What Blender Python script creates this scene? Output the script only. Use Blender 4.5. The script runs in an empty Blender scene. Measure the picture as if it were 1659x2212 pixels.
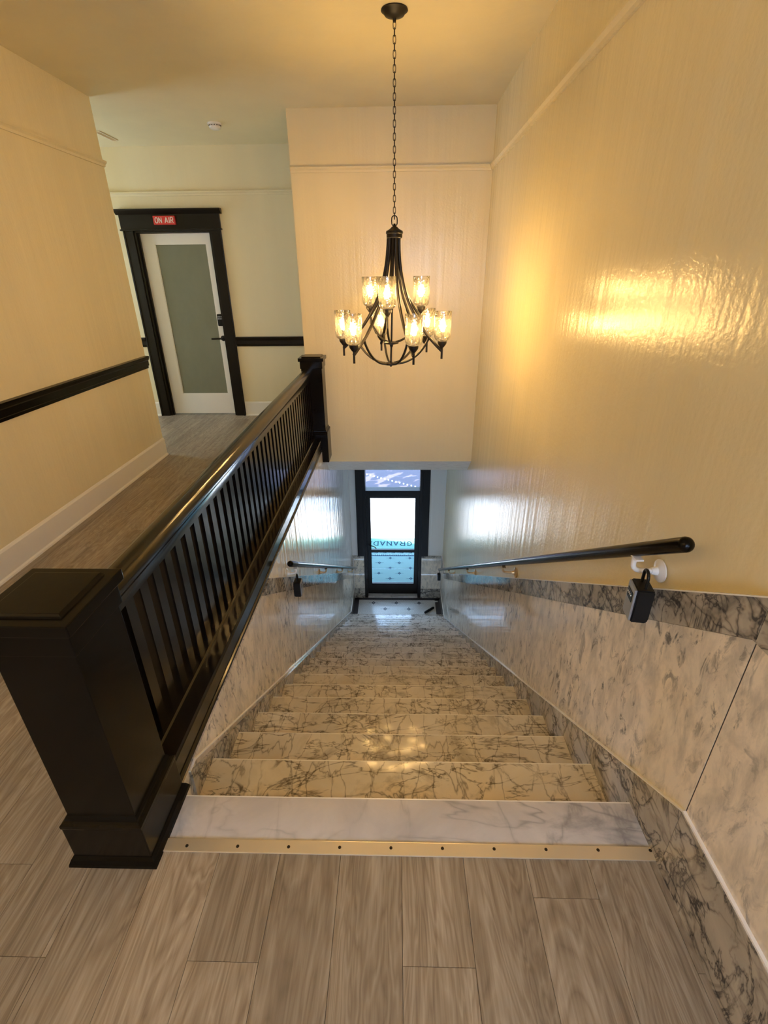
import bpy, bmesh, math, random
from mathutils import Vector, Matrix
random.seed(7)
PI = math.pi
S = bpy.context.scene
COL = S.collection

# ------------------------------------------------------------ camera
F_PX, YAW, PITCH, ROLL, CAM_H = 1046.65, 1.592, 25.957, -0.6004, 1.5974
y_, t_, r_ = map(math.radians, (YAW, PITCH, ROLL))
Fv = Vector((-math.sin(y_)*math.cos(t_), math.cos(y_)*math.cos(t_), -math.sin(t_)))
Rv = Vector((math.cos(y_), math.sin(y_), 0)); Uv = Rv.cross(Fv)
R2 = Rv*math.cos(r_) + Uv*math.sin(r_); U2 = Uv*math.cos(r_) - Rv*math.sin(r_)
cd = bpy.data.cameras.new('camera'); cam = bpy.data.objects.new('camera', cd); COL.objects.link(cam)
cd.sensor_fit = 'VERTICAL'; cd.sensor_height = 36; cd.lens = 36*F_PX/2212; cd.clip_start = .03
cam.matrix_world = Matrix(((R2.x, U2.x, -Fv.x, 0), (R2.y, U2.y, -Fv.y, 0), (R2.z, U2.z, -Fv.z, CAM_H), (0, 0, 0, 1)))
S.camera = cam

# ------------------------------------------------------------ light and exposure
S.view_settings.view_transform = 'Standard'; S.view_settings.look = 'None'
S.view_settings.gamma = 1; S.view_settings.use_curve_mapping = False
S.view_settings.exposure = 0.3
BULB = 360.0          # emission strength of a candle bulb
SKY = 10.5; SUN = 17.0
W = bpy.data.worlds.new('sky'); S.world = W; W.use_nodes = True
bg = W.node_tree.nodes['Background']; bg.inputs[0].default_value = (.42, .64, 1.0, 1); bg.inputs[1].default_value = SKY
ld = bpy.data.lights.new('sun', 'SUN'); ld.energy = SUN; ld.angle = math.radians(.6); ld.color = (1, .96, .9)
sun = bpy.data.objects.new('sun', ld); COL.objects.link(sun); sun.rotation_euler = (math.radians(-12), math.radians(3), 0)
def area(name, loc, direction, sx, sy, energy, color, portal=False):
    l = bpy.data.lights.new(name, 'AREA'); l.shape = 'RECTANGLE'; l.size = sx; l.size_y = sy
    l.energy = energy; l.color = color
    if portal: l.cycles.is_portal = True
    o = bpy.data.objects.new(name, l); COL.objects.link(o); o.location = loc
    o.rotation_euler = Vector(direction).to_track_quat('-Z', 'Y').to_euler(); return o
area('daylight_rear_window', (.15, -1.97, 1.55), (.12, 1, -.15), 1.0, 1.5, 16, (.62, .74, 1.0))
area('hall_window_fill', (-4.85, 5.35, 1.5), (1, 0, 0), 1.0, 1.6, 13, (1.0, .86, .40))  # yellow fill added at the hall window to brighten the hall
area('door_portal', (-.058, 7.55, -2.4), (0, -1, 0), 1.3, 2.6, 1, (1, 1, 1), True)

# ------------------------------------------------------------ helpers
def link_mesh(name, bm, mats, parent=None, smooth=False):
    me = bpy.data.meshes.new(name)
    bmesh.ops.recalc_face_normals(bm, faces=bm.faces[:])
    bm.to_mesh(me); bm.free()
    if not isinstance(mats, (list, tuple)): mats = [mats]
    for m in mats: me.materials.append(m)
    o = bpy.data.objects.new(name, me); COL.objects.link(o)
    if smooth:
        for p in me.polygons: p.use_smooth = True
        try: me.set_sharp_from_angle(angle=math.radians(40))
        except Exception: pass
    if parent is not None:
        o.parent = parent
        root = parent; loc = Vector(parent.get('_w', (0, 0, 0)))
        o.matrix_parent_inverse = Matrix.Translation(-loc)
    return o
def thing(name, loc, label=None, cat=None, group=None, kind=None, parent=None):
    o = bpy.data.objects.new(name, None); COL.objects.link(o); o.location = loc
    o.empty_display_size = .1; o['_w'] = tuple(loc)
    return tag(o, label, cat, group, kind)
def tag(o, label=None, cat=None, group=None, kind=None):
    if label: o['label'] = label
    if cat: o['category'] = cat
    if group: o['group'] = group
    if kind: o['kind'] = kind
    return o
def box(bm, a, b, bev=0, mi=0):
    x0, x1 = sorted((a[0], b[0])); y0, y1 = sorted((a[1], b[1])); z0, z1 = sorted((a[2], b[2]))
    r = bmesh.ops.create_cube(bm, size=1)
    vs = r['verts']
    for v in vs: v.co = Vector((x0+(v.co.x+.5)*(x1-x0), y0+(v.co.y+.5)*(y1-y0), z0+(v.co.z+.5)*(z1-z0)))
    fs = set(f for v in vs for f in v.link_faces)
    for f in fs: f.material_index = mi
    if bev:
        es = list(set(e for v in vs for e in v.link_edges))
        bmesh.ops.bevel(bm, geom=es, offset=bev, segments=2, affect='EDGES', profile=.6)
    return fs
def mbox(name, a, b, mat, parent=None, bev=0, smooth=False):
    bm = bmesh.new(); box(bm, a, b, bev); return link_mesh(name, bm, mat, parent, smooth)
def prism(bm, poly, axis, lo, hi, mi=0):
    """poly of 2-D points extruded along axis ('x','y','z')"""
    def P(p, t):
        return {'x': (t, p[0], p[1]), 'y': (p[0], t, p[1]), 'z': (p[0], p[1], t)}[axis]
    a = [bm.verts.new(P(p, lo)) for p in poly]; b = [bm.verts.new(P(p, hi)) for p in poly]
    n = len(poly); fs = [bm.faces.new(a), bm.faces.new(b[::-1])]
    for i in range(n): fs.append(bm.faces.new((a[i], a[(i+1) % n], b[(i+1) % n], b[i])))
    for f in fs: f.material_index = mi
    return fs
def mprism(name, poly, axis, lo, hi, mat, parent=None, smooth=False):
    bm = bmesh.new(); prism(bm, poly, axis, lo, hi); return link_mesh(name, bm, mat, parent, smooth)
def tube(bm, pts, r, seg=10, closed=False, mi=0, caps=True):
    pts = [Vector(p) for p in pts]; n = len(pts)
    rs = r if isinstance(r, (list, tuple)) else [r]*n
    rings = []; prev = None
    for i, p in enumerate(pts):
        if closed: d = pts[(i+1) % n]-pts[i-1]
        else: d = pts[min(i+1, n-1)]-pts[max(i-1, 0)]
        d.normalize()
        if prev is None:
            u = d.cross(Vector((0, 0, 1)));
            if u.length < .1: u = d.cross(Vector((1, 0, 0)))
        else: u = prev-d*prev.dot(d)
        u.normalize(); prev = u; w = d.cross(u)
        rings.append([bm.verts.new(p+(u*math.cos(2*PI*k/seg)+w*math.sin(2*PI*k/seg))*rs[i]) for k in range(seg)])
    m = n if closed else n-1
    for i in range(m):
        A, B = rings[i], rings[(i+1) % n]
        for k in range(seg):
            f = bm.faces.new((A[k], A[(k+1) % seg], B[(k+1) % seg], B[k])); f.material_index = mi
    if not closed and caps:
        bm.faces.new(rings[0]).material_index = mi; bm.faces.new(rings[-1][::-1]).material_index = mi
def lathe(bm, prof, c, seg=24, mi=0, axis=None):
    """prof: (radius, height) pairs revolved about the axis through c"""
    ax = Vector(axis or (0, 0, 1)).normalized(); q = Vector((0, 0, 1)).rotation_difference(ax); c = Vector(c)
    rings = []
    for r, h in prof:
        if r < 1e-6: rings.append([bm.verts.new(c+q @ Vector((0, 0, h)))])
        else: rings.append([bm.verts.new(c+q @ Vector((r*math.cos(2*PI*k/seg), r*math.sin(2*PI*k/seg), h))) for k in range(seg)])
    for A, B in zip(rings, rings[1:]):
        for k in range(seg):
            k2 = (k+1) % seg
            if len(A) == 1 and len(B) == 1: continue
            if len(A) == 1: f = bm.faces.new((A[0], B[k2], B[k]))
            elif len(B) == 1: f = bm.faces.new((A[k], A[k2], B[0]))
            else: f = bm.faces.new((A[k], A[k2], B[k2], B[k]))
            f.material_index = mi
def bez(p0, p1, p2, p3, n=16):
    p0, p1, p2, p3 = map(Vector, (p0, p1, p2, p3)); o = []
    for i in range(n+1):
        t = i/n; s = 1-t; o.append(p0*s**3+p1*3*s*s*t+p2*3*s*t*t+p3*t**3)
    return o

# ------------------------------------------------------------ materials
class NT:
    def __init__(s, name):
        s.m = bpy.data.materials.new(name); s.m.use_nodes = True; s.t = s.m.node_tree; s.n = s.t.nodes
        s.b = s.n['Principled BSDF']; s.co = None
    def node(s, typ, **kw):
        n = s.n.new(typ)
        for k, v in kw.items(): setattr(n, k, v)
        return n
    def l(s, a, b): s.t.links.new(a, b)
    def obj(s):
        if s.co is None: s.co = s.node('ShaderNodeTexCoord').outputs['Object']
        return s.co
    def mapping(s, scale=(1, 1, 1), rot=(0, 0, 0), src=None):
        n = s.node('ShaderNodeMapping'); n.inputs['Scale'].default_value = scale; n.inputs['Rotation'].default_value = rot
        s.l(src or s.obj(), n.inputs['Vector']); return n.outputs[0]
    def noise(s, vec, scale=1, detail=4, rough=.5, dist=0, out='Fac'):
        n = s.node('ShaderNodeTexNoise'); n.inputs['Scale'].default_value = scale; n.inputs['Detail'].default_value = detail
        n.inputs['Roughness'].default_value = rough; n.inputs['Distortion'].default_value = dist
        s.l(vec, n.inputs['Vector']); return n.outputs[out]
    def ramp(s, fac, stops):
        n = s.node('ShaderNodeValToRGB'); e = n.color_ramp.elements
        while len(e) < len(stops): e.new(.5)
        for el, (p, c) in zip(e, stops):
            el.position = p; el.color = (c, c, c, 1) if isinstance(c, (int, float)) else (*c, 1)
        s.l(fac, n.inputs[0]); return n.outputs[0]
    def math(s, op, a, b=None, c=None):
        n = s.node('ShaderNodeMath', operation=op)
        for i, v in enumerate((a, b, c)):
            if v is None: continue
            if isinstance(v, (int, float)): n.inputs[i].default_value = v
            else: s.l(v, n.inputs[i])
        return n.outputs[0]
    def mix(s, fac, a, b, blend='MIX'):
        n = s.node('ShaderNodeMix', data_type='RGBA', blend_type=blend)
        for i, v in ((0, fac), (6, a), (7, b)):
            if isinstance(v, (int, float)): n.inputs[i].default_value = v
            elif isinstance(v, tuple): n.inputs[i].default_value = (*v, 1)
            else: s.l(v, n.inputs[i])
        return n.outputs[2]
    def addv(s, a, b, k):
        m = s.node('ShaderNodeVectorMath', operation='MULTIPLY_ADD'); s.l(b, m.inputs[0]); m.inputs[1].default_value = (k, k, k); s.l(a, m.inputs[2]); return m.outputs[0]
    def bump(s, h, strength=.2, dist=.01, prev=None):
        n = s.node('ShaderNodeBump'); n.inputs['Strength'].default_value = strength; n.inputs['Distance'].default_value = dist
        s.l(h, n.inputs['Height'])
        if prev is not None: s.l(prev, n.inputs['Normal'])
        s.l(n.outputs[0], s.b.inputs['Normal']); return n.outputs[0]
    def set(s, **kw):
        for k, v in kw.items():
            i = s.b.inputs[{'color': 'Base Color', 'rough': 'Roughness', 'metal': 'Metallic', 'spec': 'Specular IOR Level', 'coat': 'Coat Weight', 'coat_rough': 'Coat Roughness', 'emit': 'Emission Color', 'estr': 'Emission Strength', 'ior': 'IOR'}[k]]
            if isinstance(v, (int, float)): i.default_value = v
            elif isinstance(v, tuple): i.default_value = (*v, 1)
            else: s.l(v, i)
        return s
def paint(name, col, rough=.2, streak=.35, peel=.12, coat=0.0):
    t = NT(name)
    v = t.noise(t.mapping((3, 3, .35)), 1.3, 3)
    c = t.mix(v, tuple(x*.93 for x in col), tuple(min(1, x*1.05) for x in col))
    t.set(color=c, rough=rough, coat=coat)
    n1 = t.bump(t.noise(t.mapping((13, 13, .4)), 1, 2, .5), streak, .014)
    t.bump(t.noise(t.obj(), 65, 2, .5), peel*1.9, .0035, n1)
    return t.m
def plain(name, col, rough=.5, metal=0, spec=.5, noise=.0, bump=0, bscale=60):
    t = NT(name)
    if noise:
        c = t.mix(t.noise(t.obj(), 9, 4), tuple(x*(1-noise) for x in col), tuple(min(1, x*(1+noise)) for x in col))
        t.set(color=c)
    else: t.set(color=col)
    t.set(rough=rough, metal=metal, spec=spec)
    if bump: t.bump(t.noise(t.obj(), bscale, 3), bump, .003)
    return t.m
def veined(name, light, mid, dark, vscale=5, vein=.9, cover=(.38, .6), rough=.12, stretch=(1, 1, 1), rot=(0, 0, 0), width=.035, back_col=None):
    """marble with a network of dark veins gathered in patches"""
    t = NT(name)
    oi = t.node('ShaderNodeObjectInfo'); sh = t.node('ShaderNodeCombineXYZ')
    for k, m_ in enumerate((37.0, 11.0, 23.0)): t.l(t.math('MULTIPLY', oi.outputs['Random'], m_), sh.inputs[k])
    ad = t.node('ShaderNodeVectorMath', operation='ADD'); t.l(t.obj(), ad.inputs[0]); t.l(sh.outputs[0], ad.inputs[1]); o = ad.outputs[0]
    p = t.mapping(stretch, rot, o)
    base = t.mix(t.ramp(t.noise(p, 2.2, 6, .62, 1.2), [(.32, 0.0), (.68, 1.0)]), mid, light)
    patch = t.ramp(t.noise(o, 2.3, 4, .6, .6), [(cover[0], 0.0), (cover[1], 1.0)])
    patch2 = t.ramp(t.noise(o, 3.7, 3, .6, .6), [(cover[0]+.04, 0.0), (cover[1]+.06, 1.0)])
    def cells(src, scale, w, k):
        q = t.addv(src, t.noise(src, 4.5, 5, .62, 0, 'Color'), k)
        v = t.node('ShaderNodeTexVoronoi', feature='DISTANCE_TO_EDGE'); v.inputs['Scale'].default_value = scale
        t.l(q, v.inputs['Vector']); return t.ramp(v.outputs['Distance'], [(0, 1.0), (w, .4), (w*2.6, 0.0)])
    pa = t.mapping((stretch[0], stretch[1]*.35, stretch[2]), (rot[0], rot[1], rot[2]+.75), o)
    pb = t.mapping((stretch[0]*.5, stretch[1], stretch[2]*.8), (rot[0], rot[1], rot[2]-.5), o)
    v1 = t.math('MULTIPLY', cells(pa, vscale, width, .22), patch)
    def ridge(src, sc, w): return t.ramp(t.math('ABSOLUTE', t.math('SUBTRACT', t.noise(src, sc, 5, .58, .8), .5)), [(0, 1.0), (w, .35), (w*2.2, 0.0)])
    pc = t.mapping((stretch[0]*.35, stretch[1]*1.3, stretch[2]), (rot[0], rot[1], rot[2]+1.15), o)
    v2 = t.math('MAXIMUM', t.math('MULTIPLY', ridge(pb, vscale*.55, width*.55), t.math('MULTIPLY', patch2, .9)), t.math('MULTIPLY', ridge(pc, vscale*.5, width*.5), t.math('MULTIPLY', patch, .9)))
    v1 = t.math('MULTIPLY', v1, .75)
    vv = t.math('MINIMUM', t.math('ADD', v1, v2), 1.0)
    if back_col:
        sx = t.node('ShaderNodeSeparateXYZ'); t.l(t.obj(), sx.inputs[0])
        f = t.math('FRACT', t.math('DIVIDE', t.math('SUBTRACT', sx.outputs[1], 1.0582), .2727))
        f = t.math('ADD', f, t.math('MULTIPLY', t.math('SUBTRACT', t.noise(o, 5, 3), .5), .7))
        base = t.mix(t.ramp(f, [(.05, 0.0), (.62, 1.0)]), back_col, base)  # golden tone at the back of each tread, fading towards the nosing
    c = t.mix(t.math('MULTIPLY', vv, vein), base, dark)
    smoke = t.ramp(t.noise(p, 2.6, 5, .65, 2.0), [(.54, 0.0), (.72, .6)])
    c = t.mix(t.math('MULTIPLY', smoke, patch), c, dark)
    t.set(color=c, rough=rough); return t.m
def flecked(name, light, mid, dark, rough=.1, stretch=(10, 10, 4.4)):
    """pale marble with soft upright grey flecks"""
    t = NT(name)
    p = t.mapping(stretch, (.12, 0, 0)); o = t.obj()
    n1 = t.noise(p, 1.5, 6, .66, .35)
    base = t.mix(t.ramp(n1, [(.36, 0.0), (.58, 1.0)]), mid, light)
    base = t.mix(t.ramp(t.noise(o, 1.6, 5, .6, 1.0), [(.50, 0.0), (.74, .6)]), base, mid)
    f = t.math('MULTIPLY', t.ramp(t.noise(p, 2.2, 6, .68, 1.0), [(.53, 0.0), (.63, 1.0)]), t.ramp(t.noise(o, 2.3, 4), [(.40, .22), (.60, 1.0)]))
    t.set(color=t.mix(t.math('MULTIPLY', f, .85), base, dark), rough=rough); return t.m
def glassy(name, tint=(1, 1, 1), rough=.02, gloss=.12, bump=0, bscale=30, ior=1.45):
    """thin sheet glass: sees through, reflects by Fresnel"""
    m = bpy.data.materials.new(name); m.use_nodes = True; t = m.node_tree; n = t.nodes; n.clear()
    out = n.new('ShaderNodeOutputMaterial'); mx = n.new('ShaderNodeMixShader'); tr = n.new('ShaderNodeBsdfTransparent')
    gl = n.new('ShaderNodeBsdfGlossy'); fr = n.new('ShaderNodeFresnel'); ad = n.new('ShaderNodeMath'); ad.operation = 'ADD'; ad.use_clamp = True
    ad.inputs[1].default_value = gloss; fr.inputs[0].default_value = ior
    tr.inputs[0].default_value = (*tint, 1); gl.inputs['Roughness'].default_value = rough
    t.links.new(fr.outputs[0], ad.inputs[0]); t.links.new(ad.outputs[0], mx.inputs[0]); t.links.new(tr.outputs[0], mx.inputs[1]); t.links.new(gl.outputs[0], mx.inputs[2]); t.links.new(mx.outputs[0], out.inputs[0])
    if bump:
        b = n.new('ShaderNodeBump'); b.inputs['Strength'].default_value = bump; b.inputs['Distance'].default_value = .004
        v = n.new('ShaderNodeTexVoronoi'); v.feature = 'SMOOTH_F1'; v.inputs['Scale'].default_value = bscale
        c = n.new('ShaderNodeTexCoord'); t.links.new(c.outputs['Object'], v.inputs['Vector']); t.links.new(v.outputs[0], b.inputs['Height'])
        t.links.new(b.outputs[0], gl.inputs['Normal']); t.links.new(b.outputs[0], fr.inputs['Normal'])
        tl = n.new('ShaderNodeBsdfTranslucent'); tl.inputs[0].default_value = (.95, .93, .9, 1); m2 = n.new('ShaderNodeMixShader'); m2.inputs[0].default_value = .014
        t.links.new(mx.outputs[0], m2.inputs[1]); t.links.new(tl.outputs[0], m2.inputs[2]); t.links.new(m2.outputs[0], out.inputs[0])
        # seeded glass: small bright cells where the wall of the glass thickens
        rp = n.new('ShaderNodeValToRGB'); rp.color_ramp.elements[0].position = .25; rp.color_ramp.elements[0].color = (*tint, 1)
        rp.color_ramp.elements[1].position = .75; rp.color_ramp.elements[1].color = (tint[0]*.72, tint[1]*.72, tint[2]*.72, 1)
        t.links.new(v.outputs[0], rp.inputs[0]); t.links.new(rp.outputs[0], tr.inputs[0])
    return m
def emitter(name, col, s):
    t = NT(name); t.set(color=(.8, .8, .8), emit=col, estr=s); return t.m

CREAM = (.78, .68, .43)
M = {}
M['wall'] = paint('cream_gloss_paint', CREAM, .22, .30, .14)
M['wall_soft'] = paint('cream_satin_paint', CREAM, .42, .2, .06)
M['lower'] = paint('white_gloss_paint', (.86, .85, .81), .13, .55, .08)
M['ceil'] = paint('ceiling_paint', (.78, .69, .44), .45, .15, .05)
M['trimw'] = plain('cream_trim_paint', (.80, .75, .64), .35, noise=.03)
M['black'] = plain('black_brown_gloss_paint', (.005, .004, .003), .2, spec=.14, noise=.15, bump=.06, bscale=40)
M['blackg'] = plain('black_brown_high_gloss_paint', (.006, .0045, .004), .16, spec=.5, noise=.15, bump=.06, bscale=40)
M['blackr'] = plain('black_satin_paint', (.013, .010, .009), .28, noise=.1)
M['casing'] = plain('dark_brown_casing_paint', (.007, .005, .004), .32, spec=.3, noise=.1)
M['iron'] = plain('dark_bronze_metal', (.008, .006, .005), .4, metal=0, spec=.3)
M['tread'] = veined('golden_veined_marble', (.80, .75, .69), (.64, .58, .50), (.13, .105, .08), 10, .92, (.30, .46), .14, (1, 1, 1), (0, 0, .2), .018, back_col=(.80, .60, .32))
M['landing'] = veined('grey_white_marble', (.68, .63, .58), (.50, .47, .45), (.18, .18, .18), 3.2, .6, (.32, .56), .24, (1, 1, 1), (0, 0, .3), .014)
M['dark'] = veined('dark_veined_marble', (.58, .52, .43), (.34, .31, .26), (.04, .04, .045), 11, .95, (.30, .46), .10, (1, 1.0, .8), (.5, 0, 0), .03)
M['panel'] = flecked('pale_flecked_marble', (.86, .76, .61), (.60, .54, .45), (.12, .12, .12), .035)
M['bevel'] = plain('pale_edge_and_highlight', (.90, .87, .82), .12, noise=.1)  # pale trim; also carries painted highlights on nosings and skirting
M['brass'] = plain('brass_strip', (.86, .77, .60), .38, metal=.75, noise=.05)
M['brassk'] = plain('painted_brass', (.62, .46, .26), .32, metal=.85)
M['whitep'] = plain('white_enamel', (.80, .78, .74), .25)
M['screw'] = plain('dark_screw', (.05, .04, .03), .4, metal=.8)
M['grey'] = plain('grey_plastic', (.26, .27, .28), .4, noise=.05)
M['rubber'] = plain('black_rubber', (.006, .006, .006), .4, spec=.25)
M['bulb'] = emitter('lit_bulb', (1.0, .62, .22), BULB)
M['shade'] = glassy('seeded_glass', (.97, .95, .92), .08, .05, .6, 75)
M['glass'] = glassy('clear_glass', (.97, .98, .98), .01, .0, ior=1.2)
t = NT('frosted_green_grey_glass'); t.set(color=t.mix(t.noise(t.mapping((2, 2, 1)), 2.2, 6, .6), (.15, .155, .10), (.23, .23, .155)), rough=.3); M['frost'] = t.m
M['red'] = plain('red_sign_face', (.62, .04, .03), .4)
M['letter'] = plain('white_letter', (.85, .75, .68), .5)

def wood():
    t = NT('grey_oak_planks')
    at = t.node('ShaderNodeAttribute', attribute_name='plank'); v = t.node('ShaderNodeVectorMath', operation='MULTIPLY_ADD')
    t.l(at.outputs['Color'], v.inputs[0]); v.inputs[1].default_value = (17, 31, 5); t.l(t.obj(), v.inputs[2]); p = v.outputs[0]
    g = t.noise(t.mapping((30, 1.3, 1), src=p), 1, 6, .62, .5)
    ca = t.noise(t.mapping((5.5, .8, 1), src=p), 1, 3, .5, 2.4)
    w = t.math('FRACT', t.math('MULTIPLY', ca, 11.0)); w = t.ramp(w, [(0.0, 0.0), (.5, 1.0), (1.0, 0.0)])
    fine = t.noise(t.mapping((170, 5, 1), src=p), 1, 3, .6)
    f = t.math('ADD', t.math('MULTIPLY', g, .62), t.math('ADD', t.math('MULTIPLY', w, .16), t.math('MULTIPLY', fine, .26)))
    c = t.ramp(f, [(.30, (.165, .125, .085)), (.50, (.30, .24, .170)), (.72, (.45, .38, .29))])
    sep = t.node('ShaderNodeSeparateColor'); t.l(at.outputs['Color'], sep.inputs[0])
    k = t.ramp(sep.outputs[2], [(0, .86), (1, 1.1)])
    c = t.mix(1.0, c, k, 'MULTIPLY')
    t.set(color=c, rough=.42); t.bump(f, .25, .002); return t.m
M['wood'] = wood()
def tile(name, a, b, rough):
    t = NT(name); p = t.mapping((1, 1, 1), (0, 0, PI/4))
    br = t.node('ShaderNodeTexBrick'); br.offset = 0; br.inputs['Scale'].default_value = 1
    br.inputs['Brick Width'].default_value = .022; br.inputs['Row Height'].default_value = .022; br.inputs['Mortar Size'].default_value = .0016
    t.l(p, br.inputs['Vector']); br.inputs['Color1'].default_value = (*a, 1); br.inputs['Color2'].default_value = (*[x*.94 for x in a], 1); br.inputs['Mortar'].default_value = (*b, 1)
    t.set(color=br.outputs[0], rough=rough); return t.m
M['mosaic'] = tile('white_mosaic_tile', (.85, .84, .81), (.45, .45, .44), .14)
M['mosaic_out'] = tile('sky_tinted_white_tile', (.115, .22, .205), (.08, .15, .15), .85)  # white tile with the sky's cyan cast put into its colour
M['mosaic_g'] = tile('pale_green_mosaic_tile', (.085, .24, .18), (.06, .15, .13), .85)
M['mosdark'] = plain('dark_mosaic_tile', (.04, .04, .05), .3)
M['mosblue'] = plain('blue_mosaic_tile', (.004, .02, .05), .85, spec=.1)
def walk(name, c0, c1, cell, mort):
    t = NT(name)
    br = t.node('ShaderNodeTexBrick'); br.offset = 0; br.inputs['Scale'].default_value = 1
    br.inputs['Brick Width'].default_value = cell; br.inputs['Row Height'].default_value = cell; br.inputs['Mortar Size'].default_value = .012
    t.l(t.mapping((1, 1, 1), (0, 0, .5)), br.inputs['Vector'])
    cc = t.mix(t.noise(t.obj(), 5, 5), c0, c1)
    t.l(cc, br.inputs['Color1']); t.l(cc, br.inputs['Color2']); br.inputs['Mortar'].default_value = (*mort, 1)
    t.set(color=br.outputs[0], rough=.8); return t.m
M['walk'] = walk('concrete_sidewalk', (.52, .51, .48), (.60, .58, .55), 1.3, (.3, .3, .29))
M['asphalt'] = plain('grey_asphalt', (.05, .038, .052), .85, noise=.25)
M['stucco'] = plain('facade_stucco', (.55, .52, .48), .8, noise=.1)
M['leaf'] = plain('green_leaves', (.06, .14, .04), .6, noise=.3)
M['bark'] = plain('brown_bark', (.12, .09, .06), .8, noise=.3)

# ------------------------------------------------------------ dimensions
RI, TR, Y0, XL, XR = .175, .2727, 1.0582, -.7526, .7843
ZF = -21*RI                       # lower floor
YF = Y0+21*TR                     # where it begins
CEIL = 2.834
WX = .81                          # right wall plane
LW = -2.32                        # left wall plane
BY = 4.97                         # wall over the stair
DY = 6.13                         # wall with the studio door
VY = 7.27                         # wall with the street door
SL = RI/TR
capz = lambda y: min(.978, max(-2.79, -.10-SL*(y-2.545)))
KY = 2.545-(.978+.10)/SL          # where the slope begins at the top
KY2 = 2.545+(2.79-.10)/SL

# ------------------------------------------------------------ structure
def struct(o, label=None): o['kind'] = 'structure'; return o
# plank floor, each plank its own slab in the one floor mesh
bm = bmesh.new(); PW = .187; lay = bm.loops.layers.float_color.new('plank')
def plank(x0, x1, y0, y1):
    if x1-x0 < .01 or y1-y0 < .01: return
    col = (random.random(), random.random(), random.random(), 1)
    fs = box(bm, (x0+.0006, y0+.0006, -.03), (x1-.0006, y1-.0006, 0))
    for f in fs:
        for lp in f.loops: lp[lay] = col
spans = [(-2.34, -.93, -2.0, 6.24), (-.93, .83, -2.0, .898), (-5.0, -2.34, 4.6, 6.24)]
for k in range(-27, 6):
    px0 = .019+PW*k; px1 = px0+PW
    jy = {0: .61, -3: .61, 4: .61, -6: .61, -7: .83, 1: .12, 2: -.45, 3: -.2, -1: -.3, -2: .05, -4: .22, -5: .46}.get(k, random.random()*1.22)
    js = [jy+1.22*q for q in range(-4, 6)]
    for (a, b, c, d) in spans:
        x0, x1 = max(px0, a), min(px1, b)
        if x1 <= x0: continue
        cuts = [c]+[j for j in js if c < j < d]+[d]
        for u, w in zip(cuts, cuts[1:]): plank(x0, x1, u, w)
struct(link_mesh('floor', bm, M['wood']))
bm = bmesh.new()
box(bm, (-5.0, -2.0, -.2), (-.93, 6.24, -.031)); box(bm, (-.93, -2.0, -.2), (.83, .93, -.033))
struct(link_mesh('floor_base', bm, M['casing']))
struct(mbox('ceiling', (-5.2, -2.2, CEIL), (1.0, 6.4, CEIL+.1), M['ceil']))
bm = bmesh.new(); box(bm, (WX, -2.2, ZF-.1), (WX+.15, 7.5, CEIL)); struct(link_mesh('wall_right', bm, M['wall']))
bm = bmesh.new(); box(bm, (LW-.15, -2.2, 0), (LW, 4.6, CEIL)); box(bm, (-5.1, 4.45, 0), (LW-.15, 4.6, CEIL)); struct(link_mesh('wall_left', bm, M['wall']))
# wall above the stair with its slanted underside
bm = bmesh.new(); prism(bm, [(BY, -.212), (BY+.24, -.402), (BY+.24, CEIL), (BY, CEIL)], 'x', -.906, WX)
bm.normal_update()
for f in bm.faces:
    c = f.calc_center_median()
    if c.z < -.25: f.material_index = 1
box(bm, (-.906, BY+.24, -.325), (-.80, DY, CEIL)); struct(link_mesh('wall_back', bm, [M['wall'], M['lower']]))
# door wall
DX0, DX1, DZ = -2.915, -2.05, 2.075
bm = bmesh.new(); box(bm, (-5.1, DY, 0), (DX0, DY+.16, CEIL)); box(bm, (DX1, DY, 0), (-.80, DY+.16, CEIL)); box(bm, (DX0, DY, DZ), (DX1, DY+.16, CEIL))
struct(link_mesh('wall_far', bm, M['wall_soft']))
struct(mbox('studio_light_block', (-3.1, DY+.17, -.03), (-1.8, DY+.25, CEIL), M['wall_soft']))  # unseen panel added behind the studio door to stop daylight leaking in
# end of the hall with its window
bm = bmesh.new()
box(bm, (-5.1, 4.6, 0), (-4.95, 4.85, CEIL)); box(bm, (-5.1, 5.85, 0), (-4.95, DY, CEIL)); box(bm, (-5.1, 4.85, 0), (-4.95, 5.85, .7)); box(bm, (-5.1, 4.85, 2.3), (-4.95, 5.85, CEIL))
struct(link_mesh('wall_hall_end', bm, M['wall_soft']))
w = thing('window_1', (-5.0, 5.35, .7), kind='structure')
bm = bmesh.new()
for a, b in (((-5.06, 4.85, .7), (-5.0, 4.91, 2.3)), ((-5.06, 5.79, .7), (-5.0, 5.85, 2.3)), ((-5.06, 4.91, .7), (-5.0, 5.79, .76)), ((-5.06, 4.91, 2.24), (-5.0, 5.79, 2.3))): box(bm, a, b)
link_mesh('window_frame', bm, M['trimw'], w)
mbox('pane', (-5.035, 4.91, .76), (-5.03, 5.79, 2.24), M['glass'], w)
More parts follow.
